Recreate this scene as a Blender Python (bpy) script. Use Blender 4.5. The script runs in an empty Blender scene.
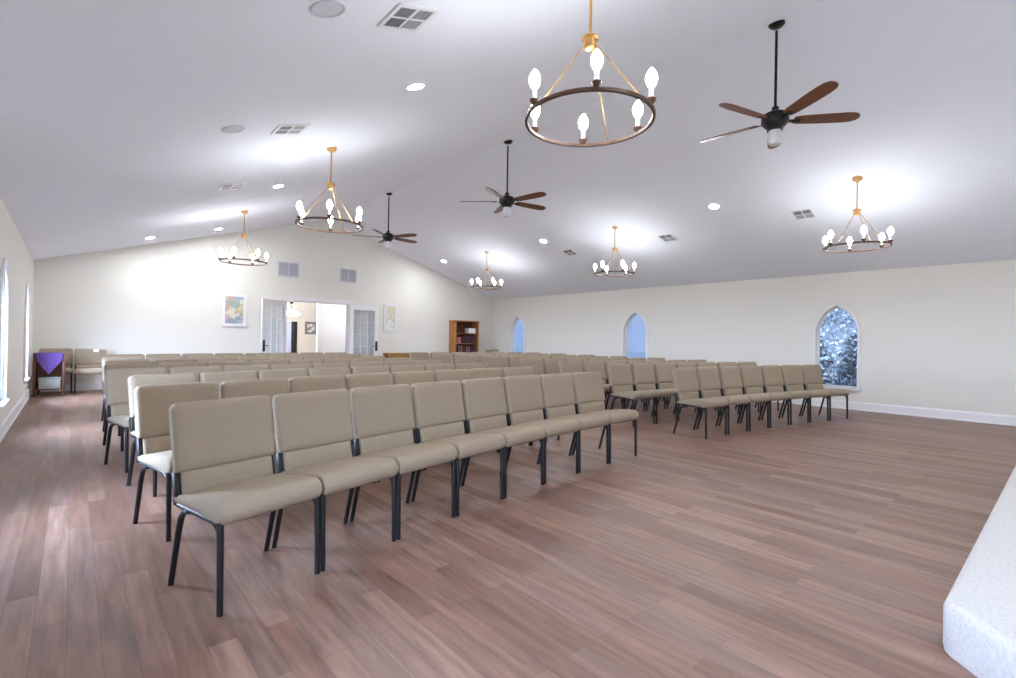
import bpy, bmesh, math, random
from mathutils import Vector, Matrix
random.seed(7)
S = bpy.context.scene
COL = S.collection
PI = math.pi

# ------------------------------------------------------------------ room numbers (metres)
XL, XR, YB, YF = -0.592, 11.075, 13.52, -4.2
EAVE, RIDGE = 2.60, 4.41
XM = (XL + XR) / 2
SL = (RIDGE - EAVE) / (XM - XL)
TILT = math.atan(SL)
def ceil_z(x): return EAVE + SL * (min(x, XL + XR - x) - XL)

# ------------------------------------------------------------------ materials
def srgb(r, g, b):
    f = lambda c: (c / 255 / 12.92) if c / 255 <= .04045 else ((c / 255 + .055) / 1.055) ** 2.4
    return (f(r), f(g), f(b), 1)

def mat(name, col, rough=.6, metal=0., noise=0., nscale=30., bump=0., bscale=200., emit=None, estr=0., spec=.5, stretch=None):
    m = bpy.data.materials.new(name); m.use_nodes = True
    nt = m.node_tree; b = nt.nodes['Principled BSDF']
    b.inputs['Base Color'].default_value = col
    b.inputs['Roughness'].default_value = rough
    b.inputs['Metallic'].default_value = metal
    b.inputs['Specular IOR Level'].default_value = spec
    tc = nt.nodes.new('ShaderNodeTexCoord'); out = tc.outputs['Object']
    if stretch:
        mp = nt.nodes.new('ShaderNodeMapping'); mp.inputs['Scale'].default_value = stretch
        nt.links.new(out, mp.inputs['Vector']); out = mp.outputs['Vector']
    if noise:
        n = nt.nodes.new('ShaderNodeTexNoise'); n.inputs['Scale'].default_value = nscale; n.inputs['Detail'].default_value = 4
        nt.links.new(out, n.inputs['Vector'])
        r = nt.nodes.new('ShaderNodeMapRange')
        r.inputs['To Min'].default_value = 1 - noise; r.inputs['To Max'].default_value = 1 + noise
        r.inputs['From Min'].default_value = .3; r.inputs['From Max'].default_value = .7
        nt.links.new(n.outputs['Fac'], r.inputs['Value'])
        mx = nt.nodes.new('ShaderNodeVectorMath'); mx.operation = 'SCALE'
        mx.inputs[0].default_value = col[:3]
        nt.links.new(r.outputs['Result'], mx.inputs['Scale'])
        nt.links.new(mx.outputs['Vector'], b.inputs['Base Color'])
    if bump:
        n2 = nt.nodes.new('ShaderNodeTexNoise'); n2.inputs['Scale'].default_value = bscale
        nt.links.new(out, n2.inputs['Vector'])
        bp = nt.nodes.new('ShaderNodeBump'); bp.inputs['Strength'].default_value = bump; bp.inputs['Distance'].default_value = .01
        nt.links.new(n2.outputs['Fac'], bp.inputs['Height']); nt.links.new(bp.outputs['Normal'], b.inputs['Normal'])
    if emit:
        b.inputs['Emission Color'].default_value = emit; b.inputs['Emission Strength'].default_value = estr
    return m

def floor_material():
    m = bpy.data.materials.new('plank_floor'); m.use_nodes = True
    nt = m.node_tree; N = nt.nodes; L = nt.links; b = N['Principled BSDF']
    tc = N.new('ShaderNodeTexCoord')
    mp = N.new('ShaderNodeMapping'); mp.inputs['Rotation'].default_value = (0, 0, PI / 2)
    L.new(tc.outputs['Object'], mp.inputs['Vector'])
    br = N.new('ShaderNodeTexBrick')
    br.offset = .37; br.offset_frequency = 2
    br.inputs['Scale'].default_value = 1
    br.inputs['Brick Width'].default_value = .92; br.inputs['Row Height'].default_value = .102
    br.inputs['Mortar Size'].default_value = .0009; br.inputs['Mortar Smooth'].default_value = .4
    br.inputs['Bias'].default_value = 0
    br.inputs['Color1'].default_value = (0, 0, 0, 1); br.inputs['Color2'].default_value = (1, 1, 1, 1)
    br.inputs['Mortar'].default_value = (.5, .5, .5, 1)
    L.new(mp.outputs['Vector'], br.inputs['Vector'])
    ramp = N.new('ShaderNodeValToRGB'); e = ramp.color_ramp.elements
    e[0].position = 0; e[0].color = FLOORC[0]
    e[1].position = 1; e[1].color = FLOORC[3]
    for p, c in ((.35, FLOORC[1]), (.7, FLOORC[2])):
        x = e.new(p); x.color = c
    L.new(br.outputs['Color'], ramp.inputs['Fac'])
    # grain along the planks
    mg = N.new('ShaderNodeMapping'); mg.inputs['Scale'].default_value = (11, .9, 1)
    L.new(tc.outputs['Object'], mg.inputs['Vector'])
    n = N.new('ShaderNodeTexNoise'); n.inputs['Scale'].default_value = 2.2; n.inputs['Detail'].default_value = 6; n.inputs['Roughness'].default_value = .62
    L.new(mg.outputs['Vector'], n.inputs['Vector'])
    r = N.new('ShaderNodeMapRange'); r.inputs['From Min'].default_value = .3; r.inputs['From Max'].default_value = .7
    r.inputs['To Min'].default_value = .62; r.inputs['To Max'].default_value = 1.34
    L.new(n.outputs['Fac'], r.inputs['Value'])
    mul = N.new('ShaderNodeVectorMath'); mul.operation = 'SCALE'
    L.new(ramp.outputs['Color'], mul.inputs[0]); L.new(r.outputs['Result'], mul.inputs['Scale'])
    mix = N.new('ShaderNodeMix'); mix.data_type = 'RGBA'
    L.new(br.outputs['Fac'], mix.inputs['Factor']); L.new(mul.outputs['Vector'], mix.inputs['A'])
    mix.inputs['B'].default_value = srgb(84, 62, 54)
    L.new(mix.outputs['Result'], b.inputs['Base Color'])
    b.inputs['Roughness'].default_value = .4
    rr = N.new('ShaderNodeMapRange'); rr.inputs['To Min'].default_value = .36; rr.inputs['To Max'].default_value = .52
    L.new(n.outputs['Fac'], rr.inputs['Value']); L.new(rr.outputs['Result'], b.inputs['Roughness'])
    bp = N.new('ShaderNodeBump'); bp.inputs['Strength'].default_value = .12; bp.inputs['Distance'].default_value = .004
    L.new(n.outputs['Fac'], bp.inputs['Height']); L.new(bp.outputs['Normal'], b.inputs['Normal'])
    return m

def glass_material(name, tint=(1, 1, 1, 1), gloss=.05, rough=.02):
    m = bpy.data.materials.new(name); m.use_nodes = True
    nt = m.node_tree; N = nt.nodes; L = nt.links
    N.remove(N['Principled BSDF'])
    t = N.new('ShaderNodeBsdfTransparent'); t.inputs['Color'].default_value = tint
    g = N.new('ShaderNodeBsdfGlossy'); g.inputs['Roughness'].default_value = rough
    mx = N.new('ShaderNodeMixShader')
    mx.inputs['Fac'].default_value = gloss; L.new(t.outputs[0], mx.inputs[1]); L.new(g.outputs[0], mx.inputs[2])
    L.new(mx.outputs[0], N['Material Output'].inputs['Surface'])
    return m

def art_glass_material(name, cols, scale):
    m = bpy.data.materials.new(name); m.use_nodes = True
    nt = m.node_tree; N = nt.nodes; L = nt.links; b = N['Principled BSDF']
    tc = N.new('ShaderNodeTexCoord')
    v = N.new('ShaderNodeTexVoronoi'); v.inputs['Scale'].default_value = scale
    L.new(tc.outputs['Object'], v.inputs['Vector'])
    sp = N.new('ShaderNodeSeparateColor'); L.new(v.outputs['Color'], sp.inputs['Color'])
    ramp = N.new('ShaderNodeValToRGB'); ramp.color_ramp.interpolation = 'CONSTANT'
    e = ramp.color_ramp.elements
    e[0].position = 0; e[0].color = cols[0]; e[1].position = 1 / len(cols); e[1].color = cols[1]
    for i, c in enumerate(cols[2:], 2):
        x = e.new(i / len(cols)); x.color = c
    L.new(sp.outputs['Red'], ramp.inputs['Fac']); L.new(ramp.outputs['Color'], b.inputs['Base Color'])
    b.inputs['Roughness'].default_value = .2
    return m

FLOORC = [srgb(113, 83, 68), srgb(129, 97, 82), srgb(144, 113, 97), srgb(119, 94, 84)]
M = {}
M['floor'] = floor_material()
M['ceiling'] = mat('ceiling_paint', (.86, .90, .985, 1), .9, bump=.05, bscale=60)
M['wall'] = mat('wall_paint', (.75, .738, .69, 1), .85, bump=.04, bscale=90)
M['trim'] = mat('white_trim', (.80, .80, .82, 1), .45)
M['fabric'] = mat('beige_fabric', (.335, .268, .196, 1), .9, noise=.10, nscale=160, bump=.25, bscale=500, spec=.25)
M['frame'] = mat('black_steel', (.012, .012, .015, 1), .42, metal=.2)
M['carpet'] = mat('pale_carpet', (.66, .65, .64, 1), .95, noise=.10, nscale=70, bump=.5, bscale=260, spec=.1)
M['brass'] = mat('aged_brass', (.52, .31, .11, 1), .32, metal=.9, noise=.1, nscale=20)
M['bronze'] = mat('dark_walnut_ring', (.10, .045, .025, 1), .45, noise=.3, nscale=12)
M['sleeve'] = mat('candle_sleeve', (.85, .83, .78, 1), .5)
M['bulb'] = mat('lit_bulb', (1, 1, 1, 1), .4, emit=(.96, .975, 1, 1), estr=66)
M['lens'] = mat('lit_downlight_lens', (1, 1, 1, 1), .4, emit=(.94, .965, 1, 1), estr=500)
M['fan_black'] = mat('fan_black', (.012, .010, .010, 1), .4, metal=.4)
M['fan_wood'] = mat('fan_blade_wood', (.16, .055, .022, 1), .42, noise=.35, nscale=6, stretch=(1, 9, 9))
M['fan_glass'] = mat('fan_light_glass', (.66, .66, .70, 1), .2)
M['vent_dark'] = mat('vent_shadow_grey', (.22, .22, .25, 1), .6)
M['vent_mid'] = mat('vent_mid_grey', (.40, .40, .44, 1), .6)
M['vent_light'] = mat('vent_grille_paint', (.58, .60, .68, 1), .5)
M['speaker'] = mat('speaker_grille', (.64, .66, .72, 1), .7, bump=.4, bscale=400)
M['glass'] = glass_material('window_glass', (.93, .95, 1, 1))
M['door_glass'] = glass_material('door_glass', (.93, .95, .97, 1))
M['lawn'] = mat('lawn_ground', (.026, .030, .034, 1), .95, spec=0, noise=.35, nscale=3)
M['leaf'] = mat('shrub_leaf', (.05, .062, .07, 1), .7, noise=.4, nscale=8)
M['bark'] = mat('shrub_bark', (.05, .04, .035, 1), .9, noise=.3)
M['oak'] = mat('orange_brown_wood', (.36, .145, .04, 1), .45, noise=.3, nscale=5, stretch=(8, 8, 1))
M['oak_dark'] = mat('dark_wood', (.10, .035, .015, 1), .5, noise=.3, nscale=5, stretch=(8, 8, 1))
M['honey'] = mat('honey_wood', (.38, .20, .05, 1), .45, noise=.25, nscale=5, stretch=(1, 8, 8))
M['purple'] = mat('purple_cloth', (.105, .05, .215, 1), .85, noise=.1, nscale=40)
M['taupe'] = mat('taupe_cloth', (.42, .37, .33, 1), .9, noise=.08, nscale=40)
M['box'] = mat('pale_box', (.34, .36, .33, 1), .7, noise=.05)
M['paper'] = mat('white_paper', (.85, .85, .87, 1), .7)
M['maroon'] = mat('maroon_cover', (.07, .012, .016, 1), .55)
M['navy'] = mat('dark_plum_cover', (.03, .012, .03, 1), .55)
M['rose'] = mat('rose_cover', (.40, .17, .15, 1), .55)
M['lobby_wall'] = mat('lobby_paint', (.80, .77, .72, 1), .85)
M['black'] = mat('matte_black', (.01, .01, .012, 1), .5)
M['pale_blue'] = mat('pale_blue_panel', (.55, .62, .85, 1), .4)
M['lamp_glass'] = mat('lit_lamp_glass', (1, 1, 1, 1), .3, emit=(1, .96, .9, 1), estr=42)
M['art'] = art_glass_material('pastel_art_glass', [srgb(206, 200, 158), srgb(165, 182, 190), srgb(200, 172, 168), srgb(160, 178, 150), srgb(214, 212, 196), srgb(150, 164, 184)], 9)
M['art_pale'] = art_glass_material('pale_art_glass', [srgb(226, 224, 206), srgb(218, 212, 180), srgb(205, 210, 208), srgb(236, 235, 228)], 9)
M['sketch'] = art_glass_material('framed_print', [srgb(225, 225, 222), srgb(238, 238, 236), srgb(150, 150, 150), srgb(232, 232, 230)], 9)

# ------------------------------------------------------------------ mesh helpers
def link(o, parent=None):
    COL.objects.link(o)
    if parent: o.parent = parent
    return o
def obj(name, bm, m, parent=None, smooth=True, angle=40):
    me = bpy.data.meshes.new(name)
    bmesh.ops.recalc_face_normals(bm, faces=bm.faces)
    bm.to_mesh(me); bm.free()
    me.materials.append(m)
    if smooth:
        me.set_sharp_from_angle(angle=math.radians(angle))
        for p in me.polygons: p.use_smooth = True
    return link(bpy.data.objects.new(name, me), parent)
def thing(name, label, cat, loc=(0, 0, 0), rz=0, group=None):
    o = bpy.data.objects.new(name, None); COL.objects.link(o)
    o.location = loc; o.rotation_euler = (0, 0, rz); o.empty_display_size = .1
    return tag(o, label, cat, group)
def tag(o, label, cat, group=None):
    o['label'] = label; o['category'] = cat
    if group: o['group'] = group
    return o
def struct(o):
    o['kind'] = 'structure'; return o
def struct_empty(name, loc=(0, 0, 0)):
    o = bpy.data.objects.new(name, None); COL.objects.link(o); o.location = loc
    return struct(o)
def BM(): return bmesh.new()
def box(bm, x0, x1, y0, y1, z0, z1, bev=0., seg=2, mtx=None):
    r = bmesh.ops.create_cube(bm, size=1)
    vs = r['verts']
    for v in vs:
        v.co = Vector(((x0 + x1) / 2 + v.co.x * (x1 - x0), (y0 + y1) / 2 + v.co.y * (y1 - y0), (z0 + z1) / 2 + v.co.z * (z1 - z0)))
    if bev:
        es = list({e for v in vs for e in v.link_edges})
        rr = bmesh.ops.bevel(bm, geom=es, offset=bev, segments=seg, affect='EDGES', profile=.5)
        vs = list({v for f in rr['faces'] for v in f.verts} | {v for v in vs if v.is_valid})
    if mtx:
        for v in vs: v.co = mtx @ v.co
    return bm
def tube(bm, pts, r, n=10, cap=True):
    """A round tube along a polyline; r is a number or one per point."""
    pts = [Vector(p) for p in pts]
    rs = r if isinstance(r, (list, tuple)) else [r] * len(pts)
    rings = []; up = None
    for i, p in enumerate(pts):
        d = (pts[min(i + 1, len(pts) - 1)] - pts[max(i - 1, 0)]).normalized()
        if up is None:
            up = Vector((0, 0, 1)) if abs(d.z) < .9 else Vector((1, 0, 0))
        u = (up - d * up.dot(d)).normalized(); w = d.cross(u); up = u
        rings.append([bm.verts.new(p + (u * math.cos(2 * PI * k / n) + w * math.sin(2 * PI * k / n)) * rs[i]) for k in range(n)])
    for a, b in zip(rings, rings[1:]):
        for k in range(n):
            bm.faces.new((a[k], a[(k + 1) % n], b[(k + 1) % n], b[k]))
    if cap:
        bm.faces.new(rings[0][::-1]); bm.faces.new(rings[-1])
    return bm
def lathe(bm, prof, n=24, c=(0, 0, 0)):
    """prof: (radius, z) from one end to the other; r = 0 closes."""
    c = Vector(c); rings = []
    for r, z in prof:
        if r < 1e-6: rings.append([bm.verts.new(c + Vector((0, 0, z)))])
        else: rings.append([bm.verts.new(c + Vector((r * math.cos(2 * PI * k / n), r * math.sin(2 * PI * k / n), z))) for k in range(n)])
    for a, b in zip(rings, rings[1:]):
        for k in range(n):
            j = (k + 1) % n
            if len(a) == 1 and len(b) == 1: continue
            if len(a) == 1: bm.faces.new((a[0], b[k], b[j]))
            elif len(b) == 1: bm.faces.new((a[k], a[j], b[0]))
            else: bm.faces.new((a[k], a[j], b[j], b[k]))
    return bm
def loft(bm, loops, cap=True):
    rings = [[bm.verts.new(Vector(p)) for p in lp] for lp in loops]
    n = len(rings[0])
    for a, b in zip(rings, rings[1:]):
        for k in range(n):
            bm.faces.new((a[k], a[(k + 1) % n], b[(k + 1) % n], b[k]))
    if cap:
        bm.faces.new(rings[0][::-1]); bm.faces.new(rings[-1])
    return bm
def plate(outer, holes, depth, mapf, name='plate'):
    """A flat plate with holes (2-D outlines), thickness depth along w; mapf(u, v, w) puts it in the world. Returns a bmesh."""
    cu = bpy.data.curves.new(name, 'CURVE'); cu.dimensions = '2D'; cu.fill_mode = 'BOTH'; cu.extrude = depth / 2
    for lp in [outer] + list(holes):
        sp = cu.splines.new('POLY'); sp.points.add(len(lp) - 1)
        for p, (u, v) in zip(sp.points, lp): p.co = (u, v, 0, 1)
        sp.use_cyclic_u = True
    o = bpy.data.objects.new(name, cu); COL.objects.link(o)
    dg = bpy.context.evaluated_depsgraph_get()
    me = bpy.data.meshes.new_from_object(o.evaluated_get(dg), depsgraph=dg)
    bm = BM(); bm.from_mesh(me)
    bpy.data.objects.remove(o); bpy.data.curves.remove(cu); bpy.data.meshes.remove(me)
    bmesh.ops.remove_doubles(bm, verts=bm.verts, dist=1e-5)
    for v in bm.verts: v.co = Vector(mapf(v.co.x, v.co.y, v.co.z + depth / 2))
    return bm
def copy_tree(o, parent=None):
    c = o.copy(); COL.objects.link(c)
    if parent: c.parent = parent
    for ch in list(o.children): copy_tree(ch, c)
    return c

# ------------------------------------------------------------------ room shell
bm = BM(); box(bm, XL - .2, XR + .2, YF - .2, YB + .0, -.12, 0)
struct(obj('floor', bm, M['floor'], smooth=False))

# ceiling: two slopes, one slab
prof = [(XL - .4, EAVE - SL * .4), (XM, RIDGE), (XR + .4, EAVE - SL * .4), (XR + .4, EAVE - SL * .4 + .2), (XM, RIDGE + .2), (XL - .4, EAVE - SL * .4 + .2)]
bm = BM(); loft(bm, [[(x, y, z) for x, z in prof] for y in (YF - .3, YB + .3)])
struct(obj('ceiling', bm, M['ceiling'], smooth=False))

WA, WD = .35, .211                 # lancet half width, arc centre offset
SILL, SPRING = .40, 1.455
def lancet(yc, o=0., n=14, bottom=None):
    r = WA + WD + o
    zb = SILL - o if bottom is None else bottom
    pts = [(yc - WA - o, zb), (yc + WA + o, zb)]
    top = math.acos(WD / r)
    for k in range(n + 1):
        a = top * k / n
        pts.append((yc - WD + r * math.cos(a), SPRING + r * math.sin(a)))
    for k in range(n - 1, -1, -1):
        a = top * k / n
        pts.append((yc + WD - r * math.cos(a), SPRING + r * math.sin(a)))
    return pts
WY = [12.17, 7.61, 3.04, -1.5]
WYL = [11.6, 7.9, 4.2, .5]
TH = .16
def side_wall(name, x0, sgn, ys):
    f = lambda u, v, w: (x0 + sgn * w, u, v)
    top = EAVE + .12 * 0
    bm = plate([(YF - .2, -.12), (YB + .2, -.12), (YB + .2, top), (YF - .2, top)], [lancet(y) for y in ys], TH, f)
    struct(obj(name, bm, M['wall'], smooth=False))
side_wall('wall_right', XR, 1, WY)
side_wall('wall_left', XL, -1, WYL)
# gable ends
DX0, DX1, DH = 4.15, 5.86, 2.13
g_out = [(XL - .16, -.12), (DX0, -.12), (DX0, DH), (DX1, DH), (DX1, -.12), (XR + .16, -.12), (XR + .16, EAVE - .02), (XR, EAVE + .02), (XM, RIDGE + .06), (XL, EAVE + .02), (XL - .16, EAVE - .02)]
struct(obj('wall_back', plate(g_out, [], .16, lambda u, v, w: (u, YB + w, v)), M['wall'], smooth=False))
g2 = [(XL - .16, -.12), (XR + .16, -.12), (XR + .16, EAVE - .02), (XR, EAVE + .02), (XM, RIDGE + .06), (XL, EAVE + .02), (XL - .16, EAVE - .02)]
struct(obj('wall_front', plate(g2, [], .16, lambda u, v, w: (u, YF - w, v)), M['wall'], smooth=False))

# baseboards
def base_run(name, a, b, n, h=.16, d=.018):
    a, b, n = Vector(a), Vector(b), Vector(n)
    pr = [(0, 0), (d + .010, 0), (d + .010, .018), (d, .026), (d, h - .03), (d * .45, h), (0, h)]
    bm = BM(); loft(bm, [[p + n * w + Vector((0, 0, z)) for w, z in pr] for p in (a, b)])
    return struct(obj(name, bm, M['trim'], smooth=False))
base_run('baseboard_right', (XR, YF, 0), (XR, YB, 0), (-1, 0, 0))
base_run('baseboard_left', (XL, YF, 0), (XL, YB, 0), (1, 0, 0))
base_run('baseboard_back', (XL, YB, 0), (DX0 - .1, YB, 0), (0, -1, 0))
base_run('baseboard_back.001', (DX1 + .1, YB, 0), (XR, YB, 0), (0, -1, 0))

# lancet windows: casing, frame, pane, sill
def lancet_window(k, yc, x0, sgn):
    w = struct_empty('window_%d' % k, (x0, yc, SILL))
    loc = lambda u, v, d: (sgn * d, u, v - SILL)
    obj('casing', plate(lancet(0, .038), [lancet(0, .002)], .022, lambda u, v, d: loc(u, v, d - .022)), M['trim'], w, smooth=False)
    obj('frame', plate(lancet(0, -.001), [lancet(0, -.032)], .04, lambda u, v, d: loc(u, v, d + .09)), M['trim'], w, smooth=False)
    obj('pane', plate(lancet(0, -.030), [], .006, lambda u, v, d: loc(u, v, d + .107)), M['glass'], w, smooth=False)
    b = BM(); box(b, -.05, .09, -WA - .06, WA + .06, -.03, 0, .006)
    if sgn < 0:
        for v in b.verts: v.co.x *= -1
    obj('sill', b, M['trim'], w)
    lt = bpy.data.lights.new('window_portal', 'AREA'); lt.shape = 'RECTANGLE'; lt.size = 2 * WA; lt.size_y = 1.6
    lt.cycles.is_portal = True
    lo = bpy.data.objects.new('window_portal', lt); COL.objects.link(lo)
    lo.location = (x0 + sgn * .15, yc, SILL + .8)
    lo.rotation_euler = (Vector((-sgn, 0, 0))).to_track_quat('-Z', 'Y').to_euler()
for i in range(4):
    lancet_window(i + 1, WY[i], XR, 1)
    lancet_window(i + 5, WYL[i], XL, -1)

# stage platform (angled corner) covered in pale carpet
STH = .20
poly = [(2.61, .34), (9.6, .34), (9.6, YF + .05), (.2, YF + .05), (.2, -1.95), (.42, -1.85)]
def rounded_poly(poly, r, n=5):
    out = []
    for i, p in enumerate(poly):
        p = Vector(p); a = Vector(poly[i - 1]); c = Vector(poly[(i + 1) % len(poly)])
        u = (a - p).normalized(); v = (c - p).normalized()
        for k in range(n + 1):
            t = k / n
            out.append(tuple((p + u * r) * (1 - t) ** 2 + p * 2 * t * (1 - t) + (p + v * r) * t ** 2))
    return out
rp = rounded_poly(poly, .05)
cen = Vector((5, -1.9))
def inset(pts, d):
    out = []
    n = len(pts)
    for i in range(n):
        a, p, c = Vector(pts[i - 1]), Vector(pts[i]), Vector(pts[(i + 1) % n])
        t = (c - a).normalized(); nn = Vector((-t.y, t.x))
        if nn.dot(cen - p) < 0: nn = -nn
        out.append(tuple(p + nn * d))
    return out
bm = BM()
loft(bm, [[(x, y, z) for x, y in inset(rp, d)] for z, d in ((0, .004), (.02, 0), (STH - .035, 0), (STH - .016, .006), (STH - .005, .018), (STH, .036))])
struct(obj('stage_platform', bm, M['carpet'], angle=60))

# ------------------------------------------------------------------ doorway, door leaves, lobby
bm = BM()
c = .1
struct(obj('trim_1', plate([(DX0 - c, 0), (DX0, 0), (DX0, DH), (DX1, DH), (DX1, 0), (DX1 + c, 0), (DX1 + c, DH + c), (DX0 - c, DH + c)], [], .022, lambda u, v, w: (u, YB - .022 + w, v)), M['trim'], smooth=False))
struct(obj('trim_2', plate([(DX0, 0), (DX0 + .02, 0), (DX0 + .02, DH - .02), (DX1 - .02, DH - .02), (DX1 - .02, 0), (DX1, 0), (DX1, DH), (DX0, DH)], [], .16, lambda u, v, w: (u, YB + w, v)), M['trim'], smooth=False))

def door_leaf(k, hinge_x, rz, sgn):
    d = struct_empty('door_%d' % k, (hinge_x, YB - .03, .01))
    d.rotation_euler = (0, 0, rz)
    W, H, T = .845, 2.09, .04
    x = lambda u: sgn * u
    out = [(0, 0), (W, 0), (W, H), (0, H)]
    hole = [(.115, .24), (W - .115, .24), (W - .115, H - .13), (.115, H - .13)]
    fm = lambda o: (lambda u, v, w: (x(u), -T + w + o, v))
    obj('door_stile_frame', plate(out, [hole], T, fm(0)), M['trim'], d, smooth=False)
    obj('door_pane', plate([(.115, .24), (W - .115, .24), (W - .115, H - .13), (.115, H - .13)], [], .008, fm(.016)), M['door_glass'], d, smooth=False)
    b = BM()
    for i in range(1, 5):
        z = .24 + (H - .37) * i / 5
        box(b, min(x(.115), x(W - .115)), max(x(.115), x(W - .115)), -.034, -.006, z - .007, z + .007)
    for i in (1, 2):
        u = .115 + (W - .23) * i / 3
        box(b, x(u) - .007, x(u) + .007, -.0335, -.0065, .24, H - .13)
    obj('muntin', b, M['trim'], d, smooth=False)
    b = BM(); box(b, x(W - .058) - .035, x(W - .058) + .035, -.055, -.04, .80, 1.08, .004)
    box(b, x(W - .058) - .02, x(W - .058) + .02, .0, .012, .80, 1.08, .004)
    for yy in (-.07, -.055):
        pass
    tube(b, [(x(W - .058), -.05, .94), (x(W - .058), -.085, .94), (x(W - .17), -.09, .94)], .011, 8)
    obj('door_handle', b, M['black'], d)
door_leaf(1, DX0 - .005, math.radians(33), -1)
door_leaf(2, DX1 + .005, math.radians(-4), 1)

# lobby beyond the doors
LY = 17.5
bm = BM(); box(bm, 3.2, 9.2, YB, LY + .2, -.12, 0); struct(obj('floor_lobby', bm, M['floor'], smooth=False))
bm = BM(); box(bm, 3.2, 9.2, LY, LY + .15, 0, 2.7); struct(obj('wall_lobby_back', bm, M['lobby_wall'], smooth=False))
bm = BM(); box(bm, 3.2, 3.35, YB + .16, LY, 0, 2.7); struct(obj('wall_lobby_left', bm, M['lobby_wall'], smooth=False))
bm = BM(); box(bm, 9.05, 9.2, YB + .16, LY, 0, 2.7); struct(obj('wall_lobby_right', bm, M['lobby_wall'], smooth=False))
bm = BM(); box(bm, 5.72, 9.05, 15.5, 15.62, 0, 2.7); struct(obj('wall_lobby_partition', bm, M['trim'], smooth=False))
bm = BM(); box(bm, 3.2, 9.2, YB + .16, LY + .15, 2.7, 2.85); struct(obj('ceiling_lobby', bm, M['ceiling'], smooth=False))

lp = thing('pendant_lamp', 'white glass dome lamp hanging from the lobby ceiling beyond the open doors', 'lamp', (5.09, 16, 2.70))
b = BM(); lathe(b, [(0, 0), (.06, 0), (.055, -.03), (.012, -.04), (.012, -.05), (0, -.05)], 16); obj('canopy', b, M['black'], lp)
b = BM(); tube(b, [(0, 0, -.04), (0, 0, -.72)], .008, 8); lathe(b, [(0, -.40), (.05, -.42), (.05, -.50), (0, -.52)], 14); obj('rod', b, M['black'], lp)
b = BM(); lathe(b, [(.02, -.70), (.10, -.715), (.19, -.76), (.24, -.83), (.235, -.84), (.10, -.86), (0, -.865)], 24); obj('lamp_shade', b, M['lamp_glass'], lp)

pp = thing('display_panel', 'tall narrow black panel with a pale blue strip standing by the lobby wall', 'panel', (5.52, LY - .03, 0))
b = BM(); box(b, .03, .22, -.05, 0, 0, 1.69, .004); obj('black_panel', b, M['black'], pp)
b = BM(); box(b, -.16, .03, -.035, 0, 0, 1.67, .003); obj('blue_panel', b, M['pale_blue'], pp)
def picture(name, label, cat, x0, x1, z0, z1, y, fm, pm, fw, mat_w=0, loc_d=.03):
    t = thing(name, label, cat, ((x0 + x1) / 2, y, (z0 + z1) / 2))
    w, h = (x1 - x0) / 2, (z1 - z0) / 2
    R = lambda a, b: [(-a, -b), (a, -b), (a, b), (-a, b)]
    f = lambda o: (lambda u, v, d: (u, -loc_d + d + o, v))
    obj('frame', plate(R(w, h), [R(w - fw, h - fw)], loc_d, f(0)), fm, t, smooth=False)
    obj('panel', plate(R(w - fw, h - fw), [], .008, f(.018)), pm, t, smooth=False)
    return t
picture('framed_picture', 'small grey-framed picture on the lobby wall seen through the open doorway', 'picture', 6.02, 6.42, 1.27, 1.70, LY, mat('grey_frame', (.22, .22, .23, 1), .5), M['sketch'], .07)
picture('stained_glass_panel', 'white-framed multicoloured pastel glass panel on back wall left of the doors', 'panel', 2.69, 3.22, 1.41, 2.20, YB, M['trim'], M['art'], .065)
picture('stained_glass_panel', 'narrow white-framed pale cream glass panel on back wall right of the doors', 'panel', 6.93, 7.36, 1.40, 2.20, YB, M['trim'], M['art_pale'], .065)

def wall_grille(x0, x1, z0, z1, label):
    t = thing('air_grille', label, 'vent', ((x0 + x1) / 2, YB, (z0 + z1) / 2), group='return air grilles high on the back wall')
    w, h = (x1 - x0) / 2, (z1 - z0) / 2
    R = lambda a, b: [(-a, -b), (a, -b), (a, b), (-a, b)]
    obj('frame', plate(R(w, h), [[(-w + .03, -h + .03), (-.012, -h + .03), (-.012, h - .03), (-w + .03, h - .03)], [(.012, -h + .03), (w - .03, -h + .03), (w - .03, h - .03), (.012, h - .03)]], .018, lambda u, v, d: (u, -.018 + d, v)), M['vent_light'], t, smooth=False)
    b = BM()
    n = 14
    for i in range(n):
        z = -h + .04 + (2 * h - .08) * i / (n - 1)
        box(b, -w + .02, w - .02, -.012, -.002, z - .008, z + .004)
    obj('louvre', b, M['vent_light'], t, smooth=False)
    b = BM(); box(b, -w + .02, w - .02, -.003, 0, -h + .02, h - .02); obj('backing', b, M['vent_dark'], t, smooth=False)
wall_grille(3.94, 4.47, 2.73, 3.12, 'pale grey air grille on gable wall above the door, nearer the glass panel')
wall_grille(5.58, 6.06, 2.73, 3.12, 'pale grey air grille on gable wall above the door, nearer the bookcase')

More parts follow.
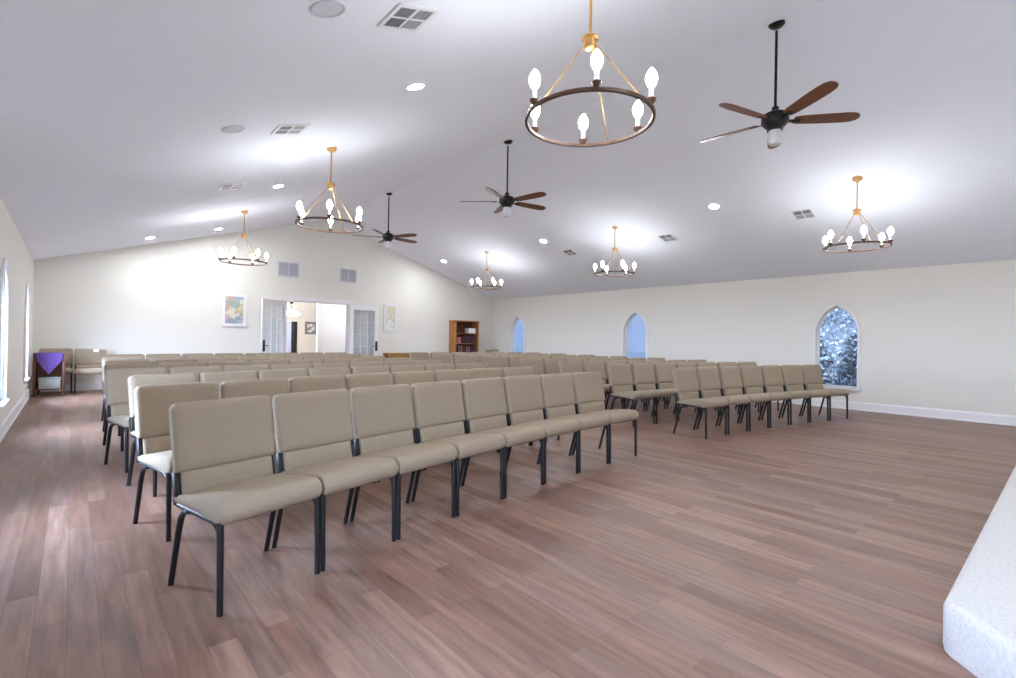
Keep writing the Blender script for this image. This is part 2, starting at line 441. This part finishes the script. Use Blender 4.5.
# ------------------------------------------------------------------ chairs
def chair_parts():
    P = {}
    hw = .2505
    # seat: profile in (y, z), front nose rolls over
    prof = []
    cy, cz, r = -.197, .432, .055
    for k in range(9):
        a = math.radians(270 - 180 * k / 8)       # bottom -> front -> top
        prof.append((cy + r * math.cos(a), cz + r * math.sin(a)))
    prof += [(-.10, .482), (.0, .468), (.10, .452), (.185, .440), (.205, .433), (.212, .418), (.205, .400), (.185, .396), (.0, .394), (-.10, .386)]
    my = sum(p[0] for p in prof) / len(prof); mz = sum(p[1] for p in prof) / len(prof)
    def ring(x, d, puff=0):
        out = []
        for y, z in prof:
            vy, vz = y - my, z - mz
            out.append((x, y - math.copysign(min(d, abs(vy)), vy) * min(1, abs(vy) / .1), z - math.copysign(min(d, abs(vz) * .8), vz) + (puff if z > mz else 0)))
        return out
    b = BM()
    loft(b, [ring(-hw, .022), ring(-hw + .004, .010), ring(-hw + .014, .002), ring(-hw + .03, 0), ring(-.1, 0, .004), ring(.1, 0, .004), ring(hw - .03, 0), ring(hw - .014, .002), ring(hw - .004, .010), ring(hw, .022)])
    P['seat'] = (b, 'fabric')
    # back panels: rounded outline lofted through the thickness, leaning back, slightly dished
    lean = math.atan(.20)
    def panel(z0, z1, hwid, rt, rb, front, thick, bulge):
        h = (z1 - z0) / math.cos(lean)
        def outline(d):
            pts = []
            for cx, cz2, rr, a0 in ((-hwid + rb, rb, rb, 180), (hwid - rb, rb, rb, 270), (hwid - rt, h - rt, rt, 0), (-hwid + rt, h - rt, rt, 90)):
                for k in range(6):
                    a = math.radians(a0 + 90 * k / 5)
                    pts.append((cx + (rr) * math.cos(a), cz2 + (rr) * math.sin(a)))
            o = []
            for x, z in pts:
                zc = h / 2
                sx = max(0, 1 - d / hwid); sz = max(0, 1 - d / (h / 2))
                o.append((x * sx, zc + (z - zc) * sz))
            return o
        layers = [(.09, -bulge * 1.0), (.045, -bulge * .75), (.02, -bulge * .3), (.007, .004), (0, .014), (0, thick - .012), (.006, thick - .003), (.02, thick), (.09, thick)]
        loops = []
        for d, w in layers:
            lp = []
            for x, z in outline(d):
                yy = w - .020 * (x / hwid) ** 2
                lp.append((x, front + (z0 - .43) * math.tan(lean) + yy * math.cos(lean) + z * math.sin(lean), z0 + z * math.cos(lean) - yy * math.sin(lean)))
            loops.append(lp)
        bb = BM(); loft(bb, loops); return bb
    P['backrest'] = (panel(.542, .868, hw - .003, .036, .012, .165, .060, .012), 'fabric')
    P['lumbar_pad'] = (panel(.405, .545, hw - .026, .012, .02, .168, .052, .008), 'fabric')
    lx = hw - .0125
    for s in (-1, 1):
        b = BM(); tube(b, [(s * lx, -.208, .395), (s * lx, -.212, .34), (s * lx, -.220, .012), (s * lx, -.220, 0)], [.0145, .0145, .0135, .0135], 10)
        P['leg_f%d' % s] = (b, 'frame')
        b = BM(); tube(b, [(s * lx, .06, .388), (s * lx, .11, .378), (s * lx, .145, .345), (s * lx, .165, .29), (s * lx, .238, .012), (s * lx, .240, 0)], [.0145] * 4 + [.0135] * 2, 10)
        P['leg_r%d' % s] = (b, 'frame')
    b = BM()
    for s in (-1, 1):
        tube(b, [(s * lx, -.213, .330), (s * lx, -.195, .368), (s * lx, -.155, .388), (s * lx, -.05, .392), (s * lx, .17, .396)], .0125, 8)
    for y, z in ((-.15, .386), (.15, .394)):
        tube(b, [(-lx, y, z), (lx, y, z)], .011, 8)
    P['seat_frame'] = (b, 'frame')
    b = BM()
    for s in (-1, 1):
        x0, x1 = sorted((s * (hw - .004), s * (hw - .034)))
        mt = Matrix.Translation((0, .165, .395)) @ Matrix.Rotation(-lean, 4, 'X')
        box(b, x0, x1, .004, .046, 0, .155, .004, 1, mt)
        tube(b, [(s * (hw - .03), .195, .40), (s * (hw - .03), .24, .60), (s * (hw - .03), .275, .76)], .010, 8)
    box(b, -hw + .03, hw - .03, .268, .282, .70, .73, .003, 1)
    P['back_frame'] = (b, 'frame')
    return P

GROUP_L, GROUP_R = 'beige chairs of the block by the aisle wall', 'beige chairs of the block by the bookcase side'
chair0 = thing('padded_chair', 'x', 'chair')
for nme, (b, m) in chair_parts().items():
    obj('leg' if nme.startswith('leg') else nme, b, M[m], chair0, angle=50)
used = []
def place_chair(x, y, rz, label, group):
    c = chair0 if not used else copy_tree(chair0)
    used.append(c)
    c.location = (x, y, 0); c.rotation_euler = (0, 0, rz)
    tag(c, label, 'chair', group)
    return c
ORD = ['first', 'second', 'third', 'fourth', 'fifth', 'sixth', 'seventh', 'eighth']
ROWN = ['front', 'second', 'third', 'fourth', 'fifth', 'sixth', 'seventh', 'rearmost']
ROWY = [3.06, 4.13, 5.12, 6.06, 7.05, 8.0, 8.95, 9.92]
RAD, CX = 17.0, 5.2
LEFT = [(.700, .511), (.735, .514), (.75, .507), (.85, .508), (.83, .507), (.80, .507), (.78, .507), (.70, .506)]
for k, yc in enumerate(ROWY):
    s0, sp = LEFT[k]
    for i in range(8):
        s = s0 + sp * (7 - i + .5)
        a = s / RAD
        fx, fy = CX - RAD * math.sin(a), yc - RAD * (1 - math.cos(a))
        j = random.uniform(-.004, .004)
        n = Vector((-math.sin(a), math.cos(a)))         # towards the back of the room... mirrored below
        n = Vector((-math.sin(a), math.cos(a)))
        # chair faces the stage: local -Y towards the arc's centre
        rz = a
        place_chair(fx - math.sin(rz) * (.220 + j), fy + math.cos(rz) * (.220 + j), rz + random.uniform(-.006, .006),
                    'beige black-framed padded chair in left block %s row, %s from the left wall' % (ROWN[k], ORD[i]), GROUP_L)
    for i in range(7):
        s = .765 + .537 * (i + .5)
        a = s / RAD
        fx, fy = CX + RAD * math.sin(a), yc - RAD * (1 - math.cos(a))
        rz = -a
        place_chair(fx - math.sin(rz) * .220, fy + math.cos(rz) * .220, rz + random.uniform(-.008, .008),
                    'beige black-framed padded chair in right block %s row, %s from the centre aisle' % (ROWN[k], ORD[i]), GROUP_R)
place_chair(.29, 13.02, 0, 'beige padded chair against back wall with a white card on its backrest', 'chairs standing along the back wall')
place_chair(-.24, 13.19, 0, 'beige padded chair against back wall behind the purple draped table', 'chairs standing along the back wall')
place_chair(10.62, 12.75, math.radians(-12), 'beige padded chair alone in the far corner between bookcase and arched window', 'chairs standing along the back wall')
cd = BM(); box(cd, -.045, .045, -.003, .003, 0, .06, 0)
t = obj('paper_card', cd, M['paper'], smooth=False); t.location = (.37, 13.152, .80); t.rotation_euler = (math.radians(-11), 0, 0)
tag(t, 'small white card on the backrest of chair by the back wall', 'card')

# ------------------------------------------------------------------ back of the room
tb = thing('side_table', 'small dark wooden table in back corner under a purple cloth', 'table', (-.315, 12.62, 0))
b = BM(); box(b, -.22, .22, -.17, .17, .775, .80, .004); obj('table_top', b, M['oak_dark'], tb)
for sx in (-1, 1):
    for sy in (-1, 1):
        b = BM(); box(b, sx * .2 - .02, sx * .2 + .02, sy * .15 - .02, sy * .15 + .02, 0, .775, .003); obj('leg', b, M['oak_dark'], tb)
b = BM(); box(b, -.2, .2, -.15, .15, .12, .14, .002); obj('shelf', b, M['oak_dark'], tb)
b = BM(); box(b, -.2, .2, .145, .155, .14, .775); obj('back_panel', b, M['oak_dark'], tb)
# purple cloth: flat on top with a pointed drop at the front
cl = BM()
th = .006
NX = 16
top_b, top_f, low = [], [], []
pts = []
for side in (0, 1):
    rows = []
    for vrow in range(9):
        row = []
        for i in range(NX + 1):
            u = -1 + 2 * i / NX
            x = u * .19
            drop = .27 * (1 - abs(u)) + .11
            if vrow == 0: p = Vector((x, .178, .801))
            elif vrow == 1: p = Vector((x, -.173, .8015))
            elif vrow == 2: p = Vector((x, -.180, .793))
            else:
                t_ = (vrow - 2) / 6
                p = Vector((x * (1 - .05 * t_), -.183 - .012 * math.sin(u * 9) * t_, .79 - drop * t_))
            off = Vector((0, 0, th)) if vrow < 2 else Vector((0, -th, th * .3))
            row.append(cl.verts.new(p + (off if side else Vector((0, 0, 0)))))
        rows.append(row)
    pts.append(rows)
for s in (0, 1):
    for a_, b_ in zip(pts[s], pts[s][1:]):
        for i in range(NX):
            cl.faces.new((a_[i], a_[i + 1], b_[i + 1], b_[i]))
for i in range(NX):
    cl.faces.new((pts[0][0][i], pts[0][0][i + 1], pts[1][0][i + 1], pts[1][0][i]))
    cl.faces.new((pts[0][-1][i], pts[0][-1][i + 1], pts[1][-1][i + 1], pts[1][-1][i]))
for j in range(8):
    for i in (0, NX):
        cl.faces.new((pts[0][j][i], pts[0][j + 1][i], pts[1][j + 1][i], pts[1][j][i]))
t = obj('altar_cloth', cl, M['purple']); t.location = (-.315, 12.62, 0)
tag(t, 'purple cloth with a pointed drop over the small table in the corner', 'cloth')
bx = thing('storage_box', 'pale grey lidded box on the lower shelf of the purple-draped table', 'box', (-.305, 12.62, .1415))
b = BM(); box(b, -.15, .15, -.12, .12, 0, .17, .006); obj('box_body', b, M['box'], bx)
b = BM(); box(b, -.157, .157, -.127, .127, .17, .205, .006); obj('lid', b, M['box'], bx)

# bookcase
BX0, BX1, BY0, BY1 = 9.26, 10.19, 13.12, 13.50
bc = thing('bookcase', 'orange-brown wooden bookcase against the back wall near the corner', 'bookcase', (BX0, BY0, 0))
W = BX1 - BX0; D = BY1 - BY0
for x in (0, W - .035):
    b = BM(); box(b, x, x + .035, 0, D, 0, 1.76, .003); obj('side_panel', b, M['oak'], bc)
b = BM(); box(b, -.02, W + .02, -.02, D, 1.76, 1.80, .005); obj('top_panel', b, M['oak'], bc)
b = BM(); box(b, .035, W - .035, D - .015, D - .003, .0, 1.76); obj('back_panel', b, M['oak_dark'], bc)
b = BM(); box(b, .035, W - .035, .02, .04, 0, .08, .003); obj('plinth', b, M['oak'], bc)
for z in (.08, .40, .72, 1.04, 1.37):
    b = BM(); box(b, .035, W - .035, .012, D - .015, z, z + .022, .002); obj('shelf', b, M['oak'], bc)
def book(x, y, z, w, h, d, m, label, group):
    t = thing('book', label, 'book', (x, y, z), group=group)
    b = BM(); box(b, 0, .003, 0, d, 0, h); box(b, w - .003, w, 0, d, 0, h); box(b, .003, w - .003, 0, .004, 0, h); obj('cover', b, M[m], t, smooth=False)
    b = BM(); box(b, .003, w - .003, .004, d - .006, .004, h - .004); obj('page_block', b, M['paper'], t, smooth=False)
x = BX0 + .30
while x < BX1 - .10:
    w = random.uniform(.035, .055)
    book(x, BY0 + .04, 1.0622, w, random.uniform(.23, .27), .2, random.choice(['maroon', 'navy', 'maroon']), 'dark maroon or plum book in the row filling the bookcase middle shelf', 'dark books on the middle shelf of bookcase')
    x += w + .002
x = BX0 + .10
for w in (.045, .05, .04):
    book(x, BY0 + .04, 1.0622, w, .2, .18, 'rose', 'rose-coloured book at the near end of the bookcase middle shelf', 'rose books on the middle shelf of bookcase'); x += w + .002
x = BX0 + .12
while x < BX1 - .12:
    w = random.uniform(.03, .05)
    book(x, BY0 + .05, .7422, w, random.uniform(.2, .25), .18, random.choice(['maroon', 'rose', 'navy']), 'book with a reddish cover on the bookcase lower shelf', 'reddish books on the lower shelf of bookcase')
    x += w + .002
t = thing('paper_box', 'white box on the upper shelf of the wooden bookcase', 'box', (BX1 - .36, BY0 + .05, 1.3922))
b = BM(); box(b, 0, .26, 0, .24, 0, .13, .003); obj('box_body', b, M['paper'], t)
b = BM(); box(b, -.004, .264, -.004, .244, .13, .165, .003); obj('lid', b, M['paper'], t)

# wooden table and cloth-covered table behind the last row
t = thing('console_table', 'honey-coloured wooden table behind the last row, under the pale glass panel', 'table', (7.24, 13.20, 0))
b = BM(); box(b, -.39, .39, -.2, .2, .72, .755, .004); obj('table_top', b, M['honey'], t)
b = BM(); box(b, -.36, .36, -.175, -.155, .58, .72, .002); box(b, -.36, .36, .155, .175, .58, .72, .002); obj('apron', b, M['honey'], t)
for sx in (-1, 1):
    for sy in (-1, 1):
        b = BM(); box(b, sx * .35 - .025, sx * .35 + .025, sy * .165 - .025, sy * .165 + .025, 0, .72, .004); obj('leg', b, M['honey'], t)
t = thing('cloth_covered_table', 'long low table under a taupe cloth, between honey table and bookcase', 'table', (8.06, 13.20, 0))
b = BM()
lo = []
for z, d in ((.05, .012), (.4, .006), (.70, 0), (.735, .004), (.745, .02)):
    ring_ = []
    for i in range(64):
        a = 2 * PI * i / 64
        ca, sa = math.cos(a), math.sin(a)
        q = max(abs(ca) / .39, abs(sa) / .21)
        wob = .008 * math.sin(a * 14) * (1 if z < .6 else .0)
        ring_.append((ca / q * (1 - d / .39) * (1 + wob), sa / q * (1 - d / .21) * (1 + wob), z))
    lo.append(ring_)
loft(b, lo); obj('cloth', b, M['taupe'], t)
for sx in (-1, 1):
    for sy in (-1, 1):
        b = BM(); tube(b, [(sx * .33, sy * .16, 0), (sx * .33, sy * .16, .7)], .015, 8); obj('leg', b, M['frame'], t)

# ------------------------------------------------------------------ chandeliers
RZ = 2.565
RR = .388
def make_chandelier():
    t = thing('chandelier', 'x', 'chandelier')
    drop = 3.515 - RZ                          # canopy height above ring
    b = BM(); lathe(b, [(0, drop + .03), (.062, drop + .03), (.062, drop - .010), (.05, drop - .03), (.018, drop - .045), (.012, drop - .06), (0, drop - .06)], 20); obj('canopy', b, M['brass'], t)
    hz = .47
    b = BM(); tube(b, [(0, 0, drop - .05), (0, 0, hz + .05)], .0085, 8); obj('rod', b, M['brass'], t)
    b = BM(); lathe(b, [(0, hz + .065), (.02, hz + .06), (.05, hz + .045), (.053, hz + .035), (.04, hz + .03), (.038, hz - .02), (.03, hz - .03), (0, hz - .035)], 20); obj('hub', b, M['brass'], t)
    b = BM()
    n = 64; sec = [(RR - .008, -.011), (RR + .008, -.011), (RR + .010, 0), (RR + .008, .011), (RR - .008, .011), (RR - .010, 0)]
    rings = [[b.verts.new((r * math.cos(2 * PI * k / n), r * math.sin(2 * PI * k / n), z)) for r, z in sec] for k in range(n)]
    for k in range(n):
        a_, c_ = rings[k], rings[(k + 1) % n]
        for q in range(6): b.faces.new((a_[q], a_[(q + 1) % 6], c_[(q + 1) % 6], c_[q]))
    obj('ring', b, M['bronze'], t)
    for k in range(3):
        a = math.radians((20, 178, 268)[k])
        b = BM(); tube(b, [(.035 * math.cos(a), .035 * math.sin(a), hz), ((RR - .004) * math.cos(a), (RR - .004) * math.sin(a), .008)], .0042, 8); obj('arm', b, M['brass'], t)
    for k in range(6):
        a = math.radians(45.5 + 60 * k)
        x, y = (RR + .0) * math.cos(a), (RR + .0) * math.sin(a)
        b = BM(); lathe(b, [(0, .008), (.014, .010), (.026, .026), (.029, .038), (.025, .038), (.016, .030), (0, .030)], 14, (x, y, 0)); cup = obj('candle_cup', b, M['bronze'], t)
        b = BM(); lathe(b, [(0, .03), (.0135, .03), (.0135, .100), (0, .100)], 12, (x, y, 0)); obj('candle_sleeve', b, M['sleeve'], cup)
        b = BM(); lathe(b, [(0, .101), (.012, .103), (.024, .120), (.033, .147), (.032, .170), (.022, .194), (.008, .214), (0, .219)], 12, (x, y, 0)); obj('bulb', b, M['bulb'], cup)
    return t
ch = [((2.385, 2.0), 'large wagon-wheel chandelier with six lit candle bulbs, nearest, hanging from left ceiling slope'),
      ((2.36, 6.05), 'wagon-wheel chandelier on left ceiling slope, second from the front, beside the rear fan'),
      ((2.39, 10.28), 'small-looking wagon-wheel chandelier on left ceiling slope, closest to the back wall'),
      ((8.12, 2.01), 'wagon-wheel chandelier on right ceiling slope above the nearest arched window'),
      ((8.18, 6.13), 'wagon-wheel chandelier on right ceiling slope, middle one of its line'),
      ((8.18, 10.24), 'wagon-wheel chandelier on right ceiling slope, closest to the bookcase corner')]
ch += [((2.37, -2.1), 'unseen wagon-wheel chandelier added as fill light over the left side of the stage', ), ((8.14, -2.1), 'unseen wagon-wheel chandelier added as fill light over the right side of the stage')]  # out-of-frame pair, added to throw light on the chair fronts
c0 = make_chandelier()
for i, ((x, y), lab) in enumerate(ch):
    c = c0 if i == 0 else copy_tree(c0)
    c.location = (x, y, RZ); c.rotation_euler = (0, 0, 0 if i == 0 else math.radians((0, 22, 8, 40, 15, 31, 12, 27)[i]))
    tag(c, lab, 'chandelier', 'wagon-wheel chandeliers on the ceiling slopes')

# ------------------------------------------------------------------ ceiling fans
def make_fan():
    t = thing('ceiling_fan', 'x', 'ceiling fan')
    b = BM(); lathe(b, [(0, 1.0), (.072, .985), (.076, .962), (.058, .942), (.022, .928), (0, .928)], 20); obj('canopy', b, M['fan_black'], t)
    b = BM(); tube(b, [(0, 0, .90), (0, 0, .08)], .0135, 10); obj('downrod', b, M['fan_black'], t)
    b = BM(); lathe(b, [(0, .14), (.03, .14), (.035, .10), (.07, .085), (.115, .06), (.125, .03), (.125, -.02), (.10, -.05), (.075, -.075), (.07, -.10), (0, -.10)], 28); obj('motor_housing', b, M['fan_black'], t)
    b = BM(); lathe(b, [(0, -.099), (.058, -.10), (.062, -.12), (.060, -.21), (.050, -.235), (.02, -.245), (0, -.245)], 20); obj('light_glass', b, M['fan_glass'], t)
    for k in range(5):
        a = 2 * PI * k / 5
        pitch = math.radians(14)
        R0 = Matrix.Rotation(a, 4, 'Z') @ Matrix.Rotation(-pitch, 4, 'X')
        # blade outline in (r, w)
        pts = []
        half = [(.17, .045), (.22, .058), (.35, .066), (.50, .071), (.62, .072), (.70, .066), (.745, .045), (.762, .015)]
        pts = half + [(r, -w) for r, w in reversed(half)]
        b = BM()
        loft(b, [[R0 @ Vector((r * 1.0 - (0 if z else 0), w * s_, z)) for r, w in pts] for z, s_ in ((-.0045, .97), (-.002, 1), (.002, 1), (.0045, .97))])
        bl = obj('blade', b, M['fan_wood'], t, angle=30)
        b = BM(); box(b, .09, .235, -.022, .022, -.012, -.0045, .003, 1, R0); obj('blade_iron', b, M['fan_black'], bl)
    return t
f0 = make_fan()
fans = [((XM, 2.0), -123, 'black ceiling fan with brown blades, nearest of the three on the ridge'),
        ((XM, 6.07), -153, 'black ceiling fan with brown blades, middle of the three on the ridge'),
        ((XM, 10.08), -139, 'black ceiling fan with brown blades, rearmost of the three, toward the back wall')]
for i, ((x, y), a, lab) in enumerate(fans):
    f = f0 if i == 0 else copy_tree(f0)
    f.location = (x, y, 3.43); f.rotation_euler = (0, 0, math.radians(a))
    tag(f, lab, 'ceiling fan', 'ceiling fans hanging from the ridge')

# ------------------------------------------------------------------ fittings on the slopes
def on_slope(o, x, y, gap=0.):
    s = 1 if x < XM else -1
    n = Vector((SL * s, 0, -1)).normalized()
    o.location = Vector((x, y, ceil_z(x))) + n * gap
    o.rotation_euler = (0, -TILT * s, 0)
def downlight(x, y, label):
    t = thing('recessed_downlight', label, 'downlight', group='recessed downlights in the ceiling')
    b = BM(); lathe(b, [(.062, .004), (.092, .004), (.092, -.004), (.084, -.009), (.066, -.006), (.062, .004)], 28); obj('trim_ring', b, M['trim'], t)
    b = BM(); lathe(b, [(0, .003), (.064, .003), (.064, -.004), (0, -.004)], 24); obj('lens', b, M['lens'], t)
    on_slope(t, x, y)
for x, y, lab in ((2.33, 4.01, 'lit round downlight on left ceiling slope between the two nearer chandeliers'),
                  (2.36, 8.15, 'lit round downlight on left ceiling slope between second and third chandeliers'),
                  (1.16, 12.42, 'lit round downlight low on left ceiling slope near the back wall'),
                  (2.38, 12.42, 'lit round downlight on left ceiling slope behind the rear chandelier'),
                  (8.12, 4.05, 'lit round downlight on right ceiling slope between near and middle chandeliers'),
                  (8.17, 8.15, 'lit round downlight on right ceiling slope between middle and rear chandeliers'),
                  (8.21, 12.30, 'lit round downlight on right ceiling slope beyond the rear chandelier'),
                  (2.36, -.1, 'unseen fill downlight added on left ceiling slope in front of the stage'),  # this and the next are out of frame, added as fill light
                  (8.12, -.1, 'unseen fill downlight added on right ceiling slope in front of the stage')):
    downlight(x, y, lab)
t = thing('recessed_downlight', 'unseen fill downlight added in the lobby ceiling', 'downlight', (6.6, 14.4, 2.7), group='recessed downlights in the ceiling')  # out of view, added to brighten the lobby partition
b = BM(); lathe(b, [(.062, 0), (.092, 0), (.092, -.006), (.066, -.008), (.062, 0)], 28); obj('trim_ring', b, M['trim'], t)
b = BM(); lathe(b, [(0, -.001), (.064, -.001), (.064, -.006), (0, -.006)], 24); obj('lens', b, M['lens'], t)
def diffuser(x, y, label):
    t = thing('ceiling_vent', label, 'vent', group='square air diffusers in the ceiling')
    h = .15
    R = lambda a, cx=0, cy=0: [(cx - a, cy - a), (cx + a, cy - a), (cx + a, cy + a), (cx - a, cy + a)]
    q = .058
    obj('frame', plate(R(h), [R(q, sx * .066, sy * .066) for sx in (-1, 1) for sy in (-1, 1)], .012, lambda u, v, w: (u, v, -.012 + w)), M['trim'], t, smooth=False)
    for sx in (-1, 1):
        for sy in (-1, 1):
            b = BM()
            for i in range(5):
                o = -.05 + .025 * i
                mt = Matrix.Translation((sx * .066, sy * .066, -.006))
                if sx * sy > 0: box(b, -q, q, o - .004, o + .010, -.003, -.001, 0, 2, mt @ Matrix.Translation((0, 0, 0)))
                else: box(b, o - .004, o + .010, -q, q, -.003, -.001, 0, 2, mt)
            box(b, sx * .066 - q, sx * .066 + q, sy * .066 - q, sy * .066 + q, -.004, -.001)
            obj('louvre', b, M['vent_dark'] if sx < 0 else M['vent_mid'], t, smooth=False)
    on_slope(t, x, y)
for x, y, lab in ((1.61, 2.88, 'square white ceiling vent with grey louvres, nearest on left slope'),
                  (1.62, 5.24, 'square ceiling vent on left slope, second from the front'),
                  (1.66, 7.87, 'square ceiling vent on left slope, third, closest to the back wall'),
                  (8.80, 2.90, 'square ceiling vent on right slope beside the nearest right chandelier'),
                  (8.86, 5.36, 'square ceiling vent on right slope, middle of its line'),
                  (8.82, 7.90, 'square ceiling vent on right slope, closest to the back wall')):
    diffuser(x, y, lab)
for x, y, lab in ((1.10, 2.91, 'round pale ceiling speaker on left slope beside the nearest vent'), (1.10, 5.21, 'round pale ceiling speaker on left slope beside the second vent')):
    t = thing('ceiling_speaker', lab, 'speaker', group='round ceiling speakers')
    b = BM(); lathe(b, [(.085, .003), (.102, .003), (.102, -.006), (.096, -.010), (.085, -.008), (.085, .003)], 32); obj('rim', b, M['vent_light'], t)
    b = BM(); lathe(b, [(0, .002), (.087, .002), (.087, -.005), (0, -.007)], 32); obj('grille', b, M['speaker'], t)
    on_slope(t, x, y)

# ------------------------------------------------------------------ outside
bm = BM(); box(bm, XR + .35, 60, -60, 70, -.4, -.2); struct(obj('ground_outside', bm, M['lawn'], smooth=False))
bm = BM(); box(bm, -60, XL - .35, -60, 70, -.4, -.2); struct(obj('ground_outside.001', bm, M['lawn'], smooth=False))
def shrub(x, y, w, h, label, n=900):
    t = thing('shrub', label, 'shrub', (x, y, -.2), group='shrubs outside the arched windows')
    b = BM()
    for k in range(n):
        a = random.uniform(0, 2 * PI); zz = random.uniform(.08, 1)
        rr = w * math.sqrt(random.uniform(.15, 1)) * math.sin(PI * min(.97, .18 + zz * .80))
        c = Vector((rr * math.cos(a), rr * math.sin(a), zz * h + random.uniform(-.06, .06)))
        R0 = Matrix.Rotation(random.uniform(0, 6.3), 4, 'Z') @ Matrix.Rotation(random.uniform(-1.2, 1.2), 4, 'X') @ Matrix.Rotation(random.uniform(-1.2, 1.2), 4, 'Y')
        s = random.uniform(.05, .10)
        vs = [b.verts.new(c + (R0 @ Vector(p)) * s) for p in ((-1, 0, 0), (-.3, -.45, .06), (.5, -.38, .05), (1.1, 0, -.05), (.5, .38, .05), (-.3, .45, .06))]
        b.faces.new(vs)
    obj('foliage', b, M['leaf'], t, smooth=False)
    b = BM()
    for k in range(7):
        a = k * 2.4; r = w * .5
        tube(b, [(.05 * math.cos(a), .05 * math.sin(a), 0), (r * .4 * math.cos(a), r * .4 * math.sin(a), h * .35), (r * math.cos(a), r * math.sin(a), h * .8)], [.02, .014, .005], 6)
    obj('stem', b, M['bark'], t)
for x, y, w, h, lab in ((13.1, 3.15, .48, 1.8, 'dark shrub outside the nearest arched window, on its nearer side'),
                        (14.1, 4.4, .5, 1.9, 'dark shrub outside the nearest arched window, on its farther side'),
                        (17.5, 4.85, .9, 3.1, 'taller shrub standing farther out beyond the nearest arched window')):
    shrub(x, y, w, h, lab)

# ------------------------------------------------------------------ sky
w = bpy.data.worlds.new('sky'); S.world = w; w.use_nodes = True
nt = w.node_tree; N = nt.nodes; L = nt.links
bg = N['Background']
tc = N.new('ShaderNodeTexCoord'); sp = N.new('ShaderNodeSeparateXYZ'); L.new(tc.outputs['Generated'], sp.inputs[0])
mr = N.new('ShaderNodeMapRange'); mr.interpolation_type = 'SMOOTHSTEP'
mr.inputs['From Min'].default_value = -.55; mr.inputs['From Max'].default_value = -.05
L.new(sp.outputs['X'], mr.inputs['Value'])
rm = N.new('ShaderNodeValToRGB'); e = rm.color_ramp.elements
e[0].color = (.62, .78, 1, 1); e[1].color = (.42, .58, .90, 1)
L.new(mr.outputs['Result'], rm.inputs['Fac']); L.new(rm.outputs['Color'], bg.inputs['Color'])
ms = N.new('ShaderNodeMapRange'); ms.inputs['To Min'].default_value = 40.0; ms.inputs['To Max'].default_value = .55
L.new(mr.outputs['Result'], ms.inputs['Value']); L.new(ms.outputs['Result'], bg.inputs['Strength'])

# ------------------------------------------------------------------ camera
f_px, yaw, pitch, roll = 497.3, .71934, .001686, .017931
cam = bpy.data.cameras.new('camera'); cam.sensor_width = 36; cam.sensor_fit = 'HORIZONTAL'
cam.lens = f_px * 36 / 1016; cam.clip_start = .05; cam.clip_end = 300
co = bpy.data.objects.new('camera', cam); COL.objects.link(co); S.camera = co
fw = Vector((math.sin(yaw) * math.cos(pitch), math.cos(yaw) * math.cos(pitch), math.sin(pitch)))
rt = Vector((math.cos(yaw), -math.sin(yaw), 0)); up = rt.cross(fw)
r2 = rt * math.cos(roll) + up * math.sin(roll); u2 = -rt * math.sin(roll) + up * math.cos(roll)
mw = Matrix(((r2.x, u2.x, -fw.x, 0), (r2.y, u2.y, -fw.y, 0), (r2.z, u2.z, -fw.z, 1.2), (0, 0, 0, 1)))
co.matrix_world = mw

# ------------------------------------------------------------------ view
S.view_settings.view_transform = 'Standard'; S.view_settings.look = 'None'
S.view_settings.exposure = 0.74; S.view_settings.gamma = 1; S.view_settings.use_curve_mapping = False
S.cycles.use_denoising = True
S.cycles.max_bounces = 12; S.cycles.diffuse_bounces = 6; S.cycles.glossy_bounces = 4; S.cycles.transparent_max_bounces = 12
S.cycles.sample_clamp_indirect = 8
